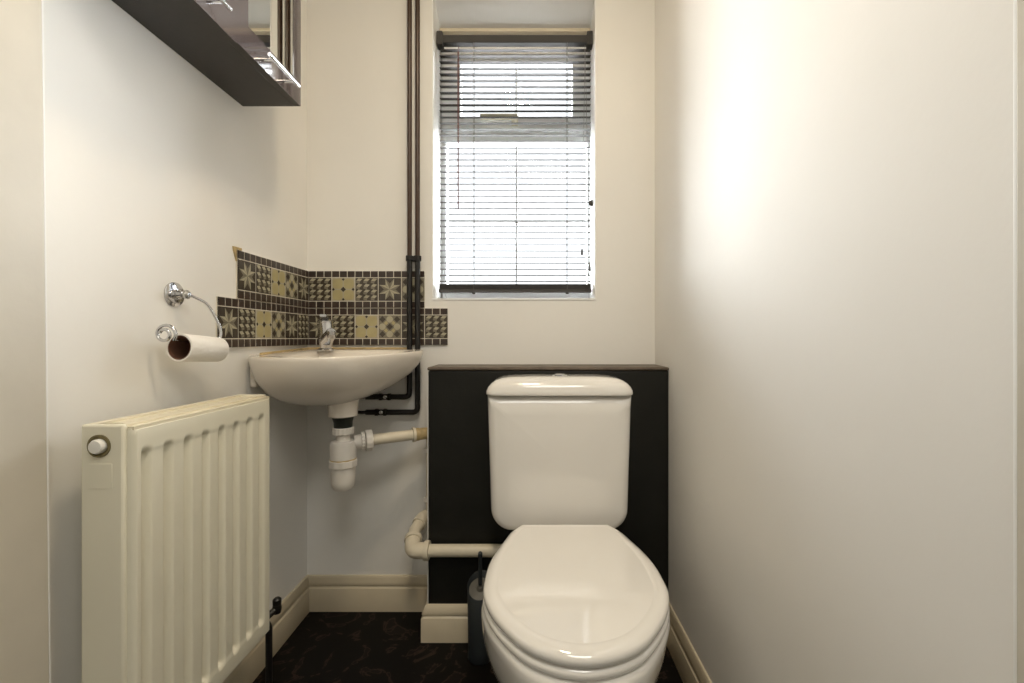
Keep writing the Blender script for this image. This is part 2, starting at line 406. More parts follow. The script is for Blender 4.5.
def splashback(to3, rows, W, flip=1):
    """to3(u, v, lift) -> world. rows: list of (v0, [kinds], u_start)"""
    b = MB()
    sm = 0.0233; lg = 0.0805
    def slab(u0, v0, u1, v1, l0, l1, m):
        g = 0.0004
        q = [(u0, v0), (u1, v0), (u1, v1), (u0, v1)]
        bot = [to3(u, v, l0) for u, v in q]; qi = [(u0+g, v0+g), (u1-g, v0+g), (u1-g, v1-g), (u0+g, v1-g)]
        b.loft([bot, [to3(u, v, l1) for u, v in q], [to3(u, v, l1+0.0006) for u, v in qi]], m)
    def flat(pts, m, l): b.add([to3(u, v, 0.0077+0.00015*l) for u, v in pts], [tuple(range(len(pts)))], m)
    for v0, kinds, us in rows:
        n = len(kinds); tot = sm*2+lg; g = 0.0012
        slab(us, v0+.0008, us+n*W-.0012, v0+tot-.0008, 0.0, 0.0062, 'grout')
        for i, kd in enumerate(kinds):
            u = us+i*W
            for j in range(3):
                for vv in (v0, v0+sm+lg):
                    slab(u+j*W/3+g, vv+g, u+(j+1)*W/3-g, vv+sm-g, 0.004, 0.007, 'mosaic')
            slab(u+g, v0+sm+g, u+W-g, v0+sm+lg-g, 0.004, 0.007, BASE[kd])
            tile_pattern(flat, kd, u+g*1.6, v0+sm+g*1.6, lg-3.2*g, W-3.2*g)
    return b
v_lo = H-(345.3-CY)*YB/F; v_hi = v_lo+0.1275
b = splashback(lambda u, v, l: (XL+0.0085+u, YB-l, v), [(v_lo, ['star', 'cube', 'circle', 'check', 'star', 'cube'], 0), (v_hi, ['cube', 'circle', 'cube', 'star', 'check'], 0)], PT)
tag(b.build('tile_splashback', smooth=False), 'patterned tile splashback on the window wall behind tap and dark pipes', 'tiles')
WL = 0.0732
def tl(u, v, l): return (XL+l, YB-u, v)
b = splashback(lambda u, v, l: (XL+l, YB-0.001-u, v), [(v_lo, ['cube', 'star', 'check', 'circle', 'cube', 'star'], 0), (v_hi, ['star', 'check', 'circle', 'cube', 'star'], 0)], WL)
# smear of old yellow adhesive at the top corner
ys = YB-5*WL
pts = [(ys-0.001, v_hi+.1275-.03), (ys-.012, v_hi+.1275-.004), (ys-.014, v_hi+.1275+.006), (ys+.018, v_hi+.1275+.007), (ys+.02, v_hi+.1275+.001), (ys-.001, v_hi+.1275+.001)]
b.loft([[(XL, y, z) for y, z in pts], [(XL+.004, y, z) for y, z in pts]], 'sealant')
tag(b.build('tile_splashback', smooth=False), 'stepped patterned tile splashback on the left wall beside the toilet roll', 'tiles')

# ------------------------------------------------------------------ corner wash basin
bc = Vector((-0.555, 1.307)); RIM = 0.885
front = spline([Vector(p) for p in [(XL+.001, 1.203), (-.742, 1.163), (-.675, 1.122), (-.586, 1.109), (-.50, 1.137), (-.44, 1.197), (-.387, 1.29), (-.350, 1.40), (-.356, 1.465), (-.385, YB-.0085)]], 6)
wall_pts = [Vector((-.47, YB-.0085)), Vector((-.56, YB-.0085)), Vector((-.65, YB-.0085)), Vector((-.72, YB-.0085)), Vector((XL+.0085, YB-.0085)), Vector((XL+.0085, 1.44)), Vector((XL+.0085, 1.36)), Vector((XL+.002, 1.29)), Vector((XL+.001, 1.235))]
outl = [Vector((p.x, p.y)) for p in front]+wall_pts
def zr(p):                                      # rim height: rises a little to the walls
    t_ = max(0, min(1, (p.y-1.12)/0.38)); return RIM-0.005+0.012*t_
def sc(p, sx, sy=None):
    sy = sx if sy is None else sy
    return Vector((bc.x+(p.x-bc.x)*sx, bc.y+(p.y-bc.y)*sy))
rings = []
DEP = 0.148
for u in (1.0, 0.985, 0.95, 0.9, 0.82, 0.74, 0.65, 0.56, 0.46, 0.36, 0.26, 0.16, 0.08, 0.03):
    s_ = max(0.14, (1-u**1.7)**0.6) if u < 1 else 0.10
    ring = []
    for p in outl:
        sx = s_ if p.x > bc.x else s_**0.38; lf_ = max(0, min(1, (bc.x-p.x)/.2))
        q = Vector((bc.x+(p.x-bc.x)*sx, bc.y+(p.y-bc.y)*(s_**(1-.45*lf_) if p.y < bc.y else s_**0.7)))
        ring.append((q.x, q.y, zr(p)-0.006-(DEP-0.006)*u if u < 1 else RIM-DEP))
    rings.append(ring)
for ins, dz in ((0.0, -0.004), (0.001, -0.001), (0.004, 0.0005), (0.010, 0.0), (0.020, -0.001)):
    q = [sc(p, 1-ins/0.2) for p in outl]
    rings.append([(a.x, a.y, zr(p)+dz) for a, p in zip(q, outl)])
# inner bowl, pushed forward of the tap deck
bi = Vector((-0.545, 1.285))
for s_, dz in ((0.80, -0.003), (0.76, -0.012), (0.70, -0.035), (0.60, -0.062), (0.45, -0.085), (0.28, -0.098), (0.1, -0.104)):
    ring = []
    for p in outl:
        fx = s_*(0.80 if p.x < bi.x else 1.0); fy = s_*(0.70 if p.y > bi.y else 1.04)
        ring.append((bi.x+(p.x-bi.x)*fx, bi.y+(p.y-bi.y)*fy, zr(p)+dz))
    rings.append(ring)
ba = empty('wash_basin', (bc.x, bc.y, RIM-0.148), 'small cream-white corner basin fixed between the left wall and window wall', 'sink')
mb = MB().loft(rings, 'basin')
mb.build('basin_bowl', None, ba, angle=60)
q = [(XL+.0012, 1.196), (XL+.022, 1.19), (XL+.024, 1.50), (XL+.0012, 1.50)]
MB().loft([[(x, y, 0.795) for x, y in q], [(x, y, RIM-0.006) for x, y in q]]).build('wall_flange', 'basin', ba, bevel=0.006)
MB().lathe([(0.036, 0.0), (0.0405, 0.003), (0.042, 0.02), (0.044, 0.045), (0.052, 0.062)], (bc.x, bc.y, 0.697)).build('waste_collar', 'basin', ba)
s_ = MB()
s_.tube([(XL+.012, 1.23, zr(Vector((0, 1.23)))+.002), (XL+.012, YB-.014, zr(Vector((0, 1.5)))+.003), (-.40, YB-.014, zr(Vector((0, 1.5)))+.003)], 0.0035, seg=8)
s_.build('sealant_bead', 'sealant', ba)

# mixer tap
tp = Vector((-0.640, 1.405, zr(Vector((0, 1.4)))))
tp.x = (325.5-CX)*tp.y/F
ta = empty('mixer_tap', tp, 'chrome single-lever mixer tap on the back of the corner basin', 'tap')
body = MB().lathe([(0.024, 0), (0.025, 0.004), (0.021, 0.008)], tp, seg=28)
bp = [tp+Vector((0, 0, 0.004)), tp+Vector((0.001, 0, 0.022)), tp+Vector((0.003, -0.001, 0.042)), tp+Vector((0.003, -0.002, 0.062)), tp+Vector((0.000, -0.002, 0.088))]
body.tube(spline(bp, 5), [0.0165+0.0075*min(1, (i/9)**1.5) for i in range(21)], seg=28)
body.build('tap_body', 'chrome', ta)
sp = MB().tube(spline([tp+Vector((0.004, -0.004, 0.034)), tp+Vector((0.022, -0.022, 0.047)), tp+Vector((0.038, -0.045, 0.057)), tp+Vector((0.047, -0.062, 0.058))], 6), [0.021-0.0085*i/18 for i in range(19)], seg=18)
spo = sp.build('spout', 'chrome', ta)
MB().lathe([(0.0105, -0.018), (0.0118, -0.016), (0.0118, 0.004), (0.010, 0.006)], tp+Vector((0.047, -0.062, 0.056)), seg=20).build('aerator', 'chrome', spo)
lv = MB().lathe([(0.0235, 0), (0.0245, 0.003), (0.0245, 0.006), (0.019, 0.011), (0.004, 0.0135)], tp+Vector((0.000, -0.002, 0.089)), seg=28)
lq = [tp+Vector((-0.004, 0.004, 0.099)), tp+Vector((0.008, -0.026, 0.105)), tp+Vector((0.018, -0.055, 0.110))]
lv.loft([[p+Vector((w*dx, w*dy*.4, dz)) for dx, dy, dz in ((1, .5, 0), (.8, .4, .004), (-.8, -.4, .004), (-1, -.5, 0), (-.8, -.4, -.003), (.8, .4, -.003))] for p, w in zip(spline(lq, 5), [.016-.0006*i for i in range(11)])])
lv.build('lever', 'chrome', ta)

# bottle trap with its waste pipe
tx, ty = bc.x, bc.y
def th(y): return H-(y-CY)*ty/F
tr = empty('bottle_trap', (tx, ty, th(490)), 'white plastic bottle trap and waste pipe hanging under the corner basin', 'trap')
MB().lathe([(0.031, th(415.5)), (0.030, th(418)), (0.0265, th(422)), (0.026, th(427.5))], (tx, ty, 0)).build('rubber_seal', 'rubber', tr)
def ribbed(r0, z0, z1, c, n=16, rib=0.0016, axis='Z', rot=None, key=None, mb=None):
    mb = mb or MB(); seg = n*4; rings = []
    for r, z in ((r0*0.93, z0), (r0, z0+0.1*(z1-z0)), (r0, z1-0.1*(z1-z0)), (r0*0.93, z1)):
        ring = []
        for i in range(seg):
            rr = r+(rib if (i % 4) < 2 else 0); a = 2*PI*i/seg
            v = Vector((rr*math.cos(a), rr*math.sin(a), z))
            if rot is not None: v = rot @ v
            ring.append(Vector(c)+v)
        rings.append(ring)
    return mb.loft(rings, key)
ribbed(0.0285, th(434), th(427), (tx, ty, 0)).build('top_nut', 'pvc', tr)
MB().lathe([(0.0195, th(443)), (0.0195, th(433)), (0.018, th(433))], (tx, ty, 0)).build('inlet_pipe', 'pvc', tr)
MB().lathe([(0.033, th(459)), (0.0365, th(458)), (0.0368, th(444)), (0.034, th(441)), (0.02, th(440))], (tx, ty, 0), seg=40).build('trap_body', 'pvc', tr)
bd = ribbed(0.0385, th(466.5), th(459), (tx, ty, 0), n=10)
bd.lathe([(0.012, th(490)), (0.026, th(488.5)), (0.0325, th(485)), (0.034, th(480)), (0.0355, th(466))], (tx, ty, 0), seg=40)
bd.build('trap_cup', 'pvc', tr)
MB().lathe([(0.0372, th(459.3)), (0.0372, th(458))], (tx, ty, 0), seg=40).build('sealing_ring', 'sealant', tr)
o0 = Vector((tx, ty, 0.617)); o1 = Vector((XBOX-.004, 1.43, 0.623)); od = (o1-o0).normalized(); q = od.to_track_quat('Z', 'Y').to_matrix()
nb = MB()
nb.lathe([(0.019, 0.030), (0.021, 0.048), (0.023, 0.052)], o0, rot=q); ribbed(0.026, 0.050, 0.060, o0, rot=q, mb=nb); ribbed(0.0305, 0.062, 0.082, o0, n=12, rot=q, mb=nb)
nb.build('outlet_nut', 'pvc', tr)
L = (o1-o0).length
MB().lathe([(0.0165, 0.07), (0.0165, L-0.01)], o0, rot=q).build('waste_pipe', 'pvc_old', tr)
MB().lathe([(0.018, L-0.060), (0.0205, L-0.058), (0.0205, L-0.042), (0.019, L-0.040), (0.0185, L-0.006)], o0, rot=q).build('pipe_joint', 'sealant', tr)
MB().lathe([(0.0168, L-0.063), (0.0235, L-0.062), (0.0235, L-0.054), (0.0168, L-0.053)], o0, rot=q).build('pipe_collar', 'pvc_old', tr)

# ------------------------------------------------------------------ dark water pipes
yp = YB-0.025
def supply(px, ybend, name_lab, yend, xv):
    x = xx(px, yp)
    e = empty('water_pipe', (x, yp, zz(ybend, yp)), name_lab, 'pipe')
    zc = zz(258, yp)
    MB().tube([(x, yp, zc), (x, yp, CEIL-0.002)], 0.0078, seg=18).build('upper_pipe', 'pipe_up', e)
    xb = xx(yend, yp)
    pts = fillet([(x, yp, zc), (x, yp, zz(ybend, yp)), (xb, yp, zz(ybend, yp))], 0.018)
    MB().tube(pts, 0.0092, seg=18).build('lower_pipe', 'pipe_dn', e)
    v = Vector((xx(xv, yp), yp, zz(ybend, yp)))
    vm = MB().lathe([(0.0125, -0.019), (0.0125, -0.010), (0.0105, -0.009), (0.0105, 0.009), (0.0125, 0.010), (0.0125, 0.019)], v, 'X', seg=6)
    vo = vm.build('isolation_valve', 'pipe_dn', e)
    MB().lathe([(0.0065, 0), (0.0065, -0.0125), (0.003, -0.0135)], v+Vector((0.004, 0, 0.001)), 'Y', seg=14).build('valve_screw', 'chrome', vo)
    flex = spline([(xb, yp, zz(ybend, yp)), (xb-0.03, yp-0.005, zz(ybend, yp)+0.002), (xb-0.065, yp-0.03, zz(ybend, yp)+0.03), (-0.60, 1.42, 0.80), (-0.615, 1.41, 0.86)], 6)
    MB().tube(flex, 0.006, seg=12).build('tap_tail', 'pipe_dn', e)
supply(409.6, 396.8, 'left of two dark vertical water pipes beside the window', 366, 385)
supply(417.6, 412.2, 'right of two dark vertical water pipes, nearer the window edge', 366, 381)
pc = P(413.6, 258.5, yp)
cm = MB()
for px in (409.6, 417.6):
    cm.lathe([(0.0125, -0.009), (0.0125, 0.009)], (xx(px, yp), yp, pc.z), seg=20)
cm.box((xx(409.6, yp), yp-0.011, pc.z-0.007), (xx(417.6, yp), YB+0.0, pc.z+0.007)); 
tag(cm.build('pipe_clip', 'pipe_dn', bevel=0.001), 'black double clip holding both dark pipes just above the tiles', 'clip')

# ------------------------------------------------------------------ cream pipework beside the boxing
yo = 1.331
wz = H-(550.5-CY)*yo/F
wp = empty('overflow_pipe', (-0.2, yo, wz), 'cream plastic pipe crossing the black boxing into the toilet', 'pipe')
xe = xx(411, yo)
e1 = Vector((xe+0.002, yo, wz)); e2 = P(414.5, 531, 1.40); e3 = P(423, 518, 1.455); e4 = Vector((XBOX-.006, 1.475, e3.z+.008))
MB().tube([(0.03, yo, wz), (xe+0.04, yo, wz)], 0.0185, seg=28).build('horizontal_pipe', 'pvc_old', wp)
MB().tube(fillet([(xe+0.052, yo, wz), e1, e1+(e2-e1)*0.55], 0.030, 10), 0.0235, seg=28).build('elbow', 'pvc_old', wp)
MB().lathe([(0.022, -0.008), (0.0285, -0.007), (0.0285, 0.007), (0.022, 0.008)], (xe+0.048, yo, wz), 'X').build('collar', 'pvc_old', wp)
MB().tube([e1+(e2-e1)*0.35, e2, e3], 0.0185, seg=24).build('rising_pipe', 'pvc_old', wp)
qq = (e2-e1).normalized().to_track_quat('Z', 'Y').to_matrix()
MB().lathe([(0.022, -0.007), (0.0275, -0.006), (0.0275, 0.006), (0.022, 0.007)], e1+(e2-e1)*0.56, rot=qq).build('collar', 'pvc_old', wp)
MB().tube(fillet([e2+(e3-e2)*0.5, e3, e4], 0.02), 0.023, seg=24).build('elbow', 'pvc_old', wp)
vp = empty('riser_pipe', (-0.340, 1.462, 0.36), 'slim cream upright pipe in the corner beside the black boxing', 'pipe')
MB().tube([(-0.336, 1.462, 0.335), (-0.336, 1.462, 0.600)], 0.0095, seg=16).build('pipe', 'pvc_old', vp)
for py in (451, 500):
    z = H-(py-CY)*1.462/F
    MB().box((-0.350, 1.448, z-.004), (XBOX-.004, 1.476, z+.012)).build('bracket', 'pvc', vp, bevel=0.002)

# ------------------------------------------------------------------ toilet
TX = 0.0925
to = empty('toilet', (TX, 1.05, 0), 'white close-coupled toilet with closed lid in front of the black boxing', 'toilet')
half = [(1.160, .119), (1.127, .142), (1.082, .157), (1.035, .172), (.981, .184), (.927, .188), (.882, .186), (.836, .169), (.793, .140), (.754, .101), (.731, .054)]
rt = [Vector((TX+w_, y)) for y, w_ in half]; lf = [Vector((TX-w_, y)) for y, w_ in reversed(half)]
cur = spline(rt+[Vector((TX, .722))]+lf, 6)
cur = [Vector((p.x, p.y)) for p in cur]
backp = [Vector((TX-.119+.238*i/10, 1.160)) for i in range(1, 10)]
lid2 = cur+backp
cen = Vector((TX, .93))
def droop(y, z):
    t_ = max(0, min(1, (1.16-y)/.45)); w_ = max(0, min(1, (z-.25)/.11))
    return z-.034*w_*t_**2
def ringz(poly, z): return [(p.x, p.y, droop(p.y, z)) for p in poly]
def towards(poly, s): return [cen+(p-cen)*s for p in poly]
LT = 0.438
rings = [ringz(towards(lid2, .9), LT-.021), ringz(inset2(lid2, .004), LT-.021), ringz(inset2(lid2, .0008), LT-.0185), ringz(lid2, LT-.012), ringz(inset2(lid2, .001), LT-.007), ringz(inset2(lid2, .004), LT-.0035), ringz(inset2(lid2, .009), LT-.0015)]
ir = [cen+Vector(((p.x-cen.x)*.865, (p.y-cen.y)*(.875 if p.y < cen.y else .985))) for p in lid2]
ir2 = [cen+Vector(((p.x-cen.x)*.852, (p.y-cen.y)*(.864 if p.y < cen.y else .978))) for p in lid2]
ir3 = [cen+(p-cen)*.985 for p in ir2]
rings += [ringz([a*.5+c*.5 for a, c in zip(lid2, ir)], LT), ringz(ir, LT), ringz(ir2, LT-.0014), ringz(ir3, LT-.0015)]
for s in (.8, .5, .2): rings.append(ringz([cen+(p-cen)*s for p in ir3], LT-.0015+.0004*(1-s)))
MB().loft(rings).build('seat_lid', 'seat', to, angle=70)
SB = LT-.0245
so = inset2(lid2, -.001)
inner = [cen+Vector(((p.x-cen.x)*.66, (p.y-cen.y)*.68)) for p in lid2]
rings = [ringz(inner, SB-.006), ringz(inner, SB), ringz(inset2(so, .010), SB), ringz(inset2(so, .002), SB-.003), ringz(so, SB-.009), ringz(inset2(so, .002), SB-.0155), ringz(inset2(so, .008), SB-.018), ringz(inner, SB-.018)]
MB().loft(rings, cap0=False, cap1=False, closed=True).build('seat', 'seat', to, angle=60)
for sx in (-.075, .075):
    MB().lathe([(0.009, -.025), (0.009, .025)], (TX+sx, 1.164, LT-.016), 'X', seg=18).build('hinge', 'seat', to, bevel=.002)
# pan: levels from rim to floor, all outlines share lid2's parameterisation
R0 = SB-.0195
def pan_ring(z, sx, yf, yb, p=1.0):
    """outline scaled in x, mapped so the front is yf and the back yb"""
    out = []
    for q in lid2:
        t_ = (q.y-.722)/(1.160-.722); y_ = yf+(yb-yf)*t_
        out.append((TX+(q.x-TX)*sx, y_, droop(y_, z)))
    return out
lev = [(R0-.002, .90, .759, 1.165), (R0, .94, .744, 1.17), (R0, .985, .728, 1.18), (R0-.004, 1.012, .720, 1.19), (R0-.012, 1.024, .716, 1.20), (R0-.03, 1.036, .715, 1.25), (R0-.055, 1.045, .717, 1.29), (R0-.09, 1.04, .726, 1.31), (.26, 1.0, .738, 1.325), (.21, .92, .778, 1.33), (.16, .79, .82, 1.33), (.11, .66, .85, 1.33), (.06, .58, .86, 1.33), (.025, .60, .85, 1.33), (.006, .625, .842, 1.335), (0.0005, .625, .842, 1.335)]
pr = [pan_ring(*l) for l in lev]
MB().loft(pr).build('pan', 'ceramic', to, angle=70)
# shelf the cistern stands on
sh = [(Vector((p.x, p.y))) for p in rrect(TX-.115, 1.15, TX+.115, 1.345, .03)]
MB().loft([ringz(inset2(sh, .01), .30), ringz(sh, .33), ringz(sh, .386), ringz(inset2(sh, .004), .3895)]).build('cistern_shelf', 'ceramic', to, angle=60)
# cistern: front outline swept front to back
CXc = 0.0825; cz0, cz1 = .3900, .7700
def cist(ins):
    x0t, x0b = .2030, .1935
    out = []
    r = .062
    for i in range(9):                                   # bottom right corner
        a = -PI/2+PI/2*i/8; out.append((x0b-r+r*math.cos(a), cz0+r+r*math.sin(a)))
    for i in range(1, 9): t_ = i/9; out.append((x0b+(x0t-x0b)*t_, cz0+r+(cz1-cz0-r)*t_))
    out.append((x0t, cz1))
    rgt = out; full = [Vector((CXc+x, z)) for x, z in rgt]+[Vector((CXc+x0t*(1-2*i/12), cz1)) for i in range(1, 12)]+[Vector((CXc-x, z)) for x, z in reversed(rgt)]
    full += [Vector((CXc-(x0b-r)*(1-2*i/8), cz0)) for i in range(1, 8)]
    return inset2(full, ins) if ins else full
def cring(y, ins):
    return [(p.x, y, min(p.y, cz1)) for p in cist(ins)]
cc = Vector((CXc, .59))
rings = [cring(1.352, .003), cring(1.345, 0), cring(1.250, 0), cring(1.234, .002), cring(1.223, .006), cring(1.215, .013), cring(1.2105, .024)]
for s in (.8, .5, .2):
    rings.append([(CXc+(p.x-CXc)*s, 1.2105-.003*(1-s), cc.y+(p.y-cc.y)*s) for p in cist(.024)])
MB().loft(rings).build('cistern', 'ceramic', to, angle=65)
def lring(ins, insy, z, r=.03):
    return [(p.x, p.y, z) for p in rrect(CXc-.2055+ins, 1.203+insy, CXc+.2055-ins, 1.354-insy*.4, max(.008, r-ins*.1))]
lz = cz1+.0015
rings = [lring(.002, .002, lz-.0004), lring(.0008, .0008, lz+.0008), lring(0, 0, lz+.004), lring(.001, .001, lz+.012), lring(.006, .003, lz+.022), lring(.014, .007, lz+.031), lring(.026, .014, lz+.039), lring(.042, .024, lz+.0445), lring(.065, .038, lz+.0475), lring(.10, .052, lz+.0485), lring(.15, .062, lz+.049)]
cl_ = MB().loft(rings).build('cistern_lid', 'ceramic', to, angle=70)
fb = MB().lathe([(0.022, 0), (0.0225, .003), (0.020, .0045), (0.018, .0040)], (CXc+.004, 1.275, lz+.0475), seg=28).build('flush_button_ring', 'chrome', cl_)
MB().lathe([(0.017, 0), (0.017, .005), (0.012, .0065), (0.004, .007)], (CXc+.004, 1.275, lz+.0485), seg=28).build('flush_button', 'chrome', cl_)

# ------------------------------------------------------------------ toilet brush
bx_, by_ = xx(480.5, 1.283), 1.283
hd = MB(); R = .0385; n = 32; rings = []
def cup(r, zf, zb):
    return [(bx_+r*math.cos(2*PI*i/n), by_+r*math.sin(2*PI*i/n), zf+(zb-zf)*(0.5+0.5*math.sin(2*PI*i/n))) for i in range(n)]
rings = [cup(R*.9, .0005, .0005), cup(R*.96, .004, .004), cup(R*.93, .03, .03), cup(R, .186, .232), cup(R*.97, .1875, .2335), cup(R*.93, .186, .232), cup(R*.86, .03, .03), cup(R*.2, .012, .012)]
tag(hd.loft(rings).build('toilet_brush_holder', 'brush', angle=50), 'dark grey toilet brush pot with slanted open top beside the toilet', 'brush holder')
br_ = empty('toilet_brush', (bx_, by_, .02), 'black-handled toilet brush standing in the dark grey pot', 'brush')
MB().lathe([(.0055, .215), (.0055, .29), (.0065, .296), (.0065, .306), (.003, .310)], (bx_, by_-.006, 0), seg=16).build('handle', 'brush', br_)
dk = MB(); tl_ = Matrix.Rotation(math.atan2(.046, 2*R), 3, 'X')
dk.lathe([(.0335, -.002), (.0335, .0), (.012, .003), (.006, .012)], (bx_, by_, .199), rot=tl_, seg=32)
dk.build('splash_disc', 'brush_in', br_)
MB().lathe([(.01, .022), (.028, .03), (.03, .06), (.028, .09), (.01, .10), (.005, .2)], (bx_, by_, 0), seg=20).build('brush_head', 'brush_in', br_)

# ------------------------------------------------------------------ radiator on the left wall
RY0, RY1, RZ0, RZ1 = .706, 1.075, .216, .7845
XF = -.634
ra = empty('radiator', (-.70, .92, RZ0), 'cream steel panel radiator with vertical flutes on the left wall', 'radiator')
ny, nz = 230, 60
fl = [(.7275+.0447*i) for i in range(8)]
def smooth(a, b_, x):
    t_ = max(0, min(1, (x-a)/(b_-a))); return t_*t_*(3-2*t_)
zs = [RZ0]+[RZ0+.004]+[RZ0+.03+.012*i/8*3 for i in range(9)]
zs = sorted(set([RZ0, RZ0+.003, RZ0+.012]+[RZ0+.022+.0035*i for i in range(12)]+[RZ0+.07+(RZ1-RZ0-.14)*i/10 for i in range(11)]+[RZ1-.022-.0035*i for i in range(12)]+[RZ1-.012, RZ1-.003, RZ1]))
ysl = [RY0+(RY1-RY0)*j/ny for j in range(ny+1)]
def depth(y, z):
    d_ = 0.0
    e = min(y-RY0, RY1-y, z-RZ0, RZ1-z)
    d_ += .006*(1-smooth(0, .004, e))
    for c in fl:                                     # recessed channel to the left of each raised rib
        g = smooth(c-.010, c-.006, y)*(1-smooth(c+.000, c+.013, y))
        zt = smooth(RZ0+.032, RZ0+.048, z)*(1-smooth(RZ1-.048, RZ1-.034, z))
        d_ += .012*g*zt
    fld = smooth(fl[0]-.011, fl[0]-.006, y)*(1-smooth(fl[-1]+.001, fl[-1]+.009, y))*smooth(RZ0+.036, RZ0+.046, z)*(1-smooth(RZ1-.046, RZ1-.038, z))
    return d_+.0015*fld
vs = [(XF-depth(y, z), y, z) for z in zs for y in ysl]; w_ = ny+1
fs = [(i*w_+j, i*w_+j+1, (i+1)*w_+j+1, (i+1)*w_+j) for i in range(len(zs)-1) for j in range(ny)]
nf = len(vs)
bk = [(XF-.014, y, z) for z in zs for y in ysl]
fs2 = [tuple(nf+k for k in f) for f in fs]
rim = [j for j in range(w_)]+[i*w_+ny for i in range(1, len(zs))]+[(len(zs)-1)*w_+j for j in range(ny-1, -1, -1)]+[i*w_ for i in range(len(zs)-2, 0, -1)]
fs3 = [(rim[i], rim[(i+1) % len(rim)], nf+rim[(i+1) % len(rim)], nf+rim[i]) for i in range(len(rim))]
MB().add(vs+bk, fs+fs2+fs3).build('front_panel', 'rad', ra, angle=50)
MB().box((-.720, RY0+.004, RZ0), (-.708, RY1, RZ1)).build('back_panel', 'rad', ra, bevel=.003)
cn = MB(); k = 0
y = RY0+.02
while y < RY1-.02:                                    # folded convector fins between the panels
    cn.box((-.706, y, RZ0+.03), (-.650, y+.0012, RZ1-.02)); y += .012
cn.build('convector_fins', 'rad', ra, smooth=False)
ST = .792
sd = MB().box((-.716, RY0-.006, RZ0+.005), (-.647, RY0+.004, ST)).build('side_panel', 'rad', ra, bevel=.004)
MB().box((-.716, RY1-.004, RZ0+.005), (-.647, RY1+.004, ST)).build('side_panel', 'rad', ra, bevel=.003)
tg = MB()
tg.box((-.717, RY0, ST-.009), (-.703, RY1, ST-.001)); tg.box((-.659, RY0, ST-.009), (-.647, RY1, ST-.001))
tg.box((-.705, RY0+.03, ST-.006), (-.657, RY1-.002, ST-.0045)); 
for i in range(16):
    yy2 = RY0+.045+i*.022
    tg.box((-.690, yy2, ST-.0046), (-.674, yy2+.020, ST-.0043))
tg.box((-.647, RY0+.001, ST-.010), (-.6362, RY1, ST-.0045)) 
tg.build('top_grille', 'rad_top', ra, bevel=.001, smooth=False)
kc = P(99.5, 446, RY0-.006)
MB().lathe([(.0182, 0), (.0182, -.0022), (.0152, -.0026), (.0145, -.0005)], kc, 'Y', seg=32).build('plug_ring', 'brass', sd)
MB().lathe([(.0115, 0), (.0115, -.007), (.0100, -.0095), (.003, -.010)], kc+Vector((.001, 0, 0)), 'Y', seg=28).build('air_vent_knob', 'white_knob', sd)
l0, l1 = P(88.5, 489, RY0-.0072), P(111.5, 464, RY0-.0072)
MB().box((l0.x, RY0-.0068, l0.z), (l1.x, RY0-.0058, l1.z)).build('side_label', 'rad', sd, bevel=.0004)
va = MB()
vc = P(277, 608, 1.110)
va.lathe([(.009, -.012), (.011, 0), (.009, .012)], vc, seg=14); va.lathe([(.007, .0), (.010, .004), (.010, .016), (.006, .020)], vc+Vector((0, 0, .006)), seg=14)
va.tube([vc, (-.652, 1.082, vc.z-.01)], .008, seg=14)
va.build('lockshield_valve', 'pipe_dn', ra)
MB().tube(fillet([(-.656, 1.076, vc.z-.008), (-.6455, 1.088, vc.z-.03), (-.6455, 1.088, .0)], .01), .0078, seg=14).build('tail_pipe', 'pipe_dn', ra)
for yb in (RY0+.07, RY1-.07):
    MB().box((XL, yb-.015, RZ0+.08), (-.720, yb+.015, RZ1-.08)).build('wall_bracket', 'rad', ra)

# ------------------------------------------------------------------ wall cabinet
KZ, KT = H+(CY-106.5)*1.172/F, 2.12
KY1 = 1.172; XC = -.629; XD = -.610
ca = empty('wall_cabinet', (XL+.08, .9, KZ), 'dark gloss wall cabinet with mirrored door high on the left wall', 'cabinet')
cb = MB(); ya = .66
cb.box((XL, ya, KZ), (XC, KY1, KZ+.016)); cb.box((XL, ya, KT-.016), (XC, KY1, KT)); cb.box((XL, KY1-.016, KZ+.016), (XC, KY1, KT-.016)); cb.box((XL, ya, KZ+.016), (XC, ya+.016, KT-.016)); cb.box((XL, ya+.016, KZ+.016), (XL+.006, KY1-.016, KT-.016)); cb.box((XL+.006, .9, KZ+.016), (XC, .916, KT-.016))
cb.build('carcass', 'dark_wood', ca, bevel=.001)
def cab_door(y0, y1, xo, z0, mir):
    b = MB()
    if mir:
        m0, m1 = .953, 1.137; zb, zt_ = H+.675, KT-.06
        for xa, xb_, k in ((XC+.001, xo-.0008, 'dark_wood'), (xo-.0008, xo, 'gloss')):
            b.box((xa, y0, z0), (xb_, y1, zb), k); b.box((xa, y0, zt_), (xb_, y1, KT-.002), k); b.box((xa, y0, zb), (xb_, m0, zt_), k); b.box((xa, m1, zb), (xb_, y1, zt_), k)
    else:
        b.box((XC+.001, y0, z0), (xo-.0008, y1, KT-.002), 'dark_wood'); b.box((xo-.0008, y0, z0), (xo, y1, KT-.002), 'gloss')
    d = b.build('door', None, ca, smooth=False)
    if mir:
        d['label'] = 'dark door with a mirror panel'
        MB().box((XC+.004, m0-.004, zb-.004), (xo-.0015, m1+.004, zt_+.004)).build('mirror_panel', 'mirror', d, smooth=False)
    yc = (y0+y1)/2; xb = xo+.030; zh = H+.632; hl = .062
    hm = MB().tube([(xb, yc-hl, zh), (xb, yc+hl, zh)], .0045, seg=16)
    for s in (-1, 1): hm.tube([(xo-.002, yc+s*.042, zh), (xb, yc+s*.042, zh)], .0038, seg=12)
    hm.build('handle', 'chrome', d)
cab_door(.912, KY1-.001, XD, KZ, True)
cab_door(ya, .908, XD+.004, KZ-.007, False)

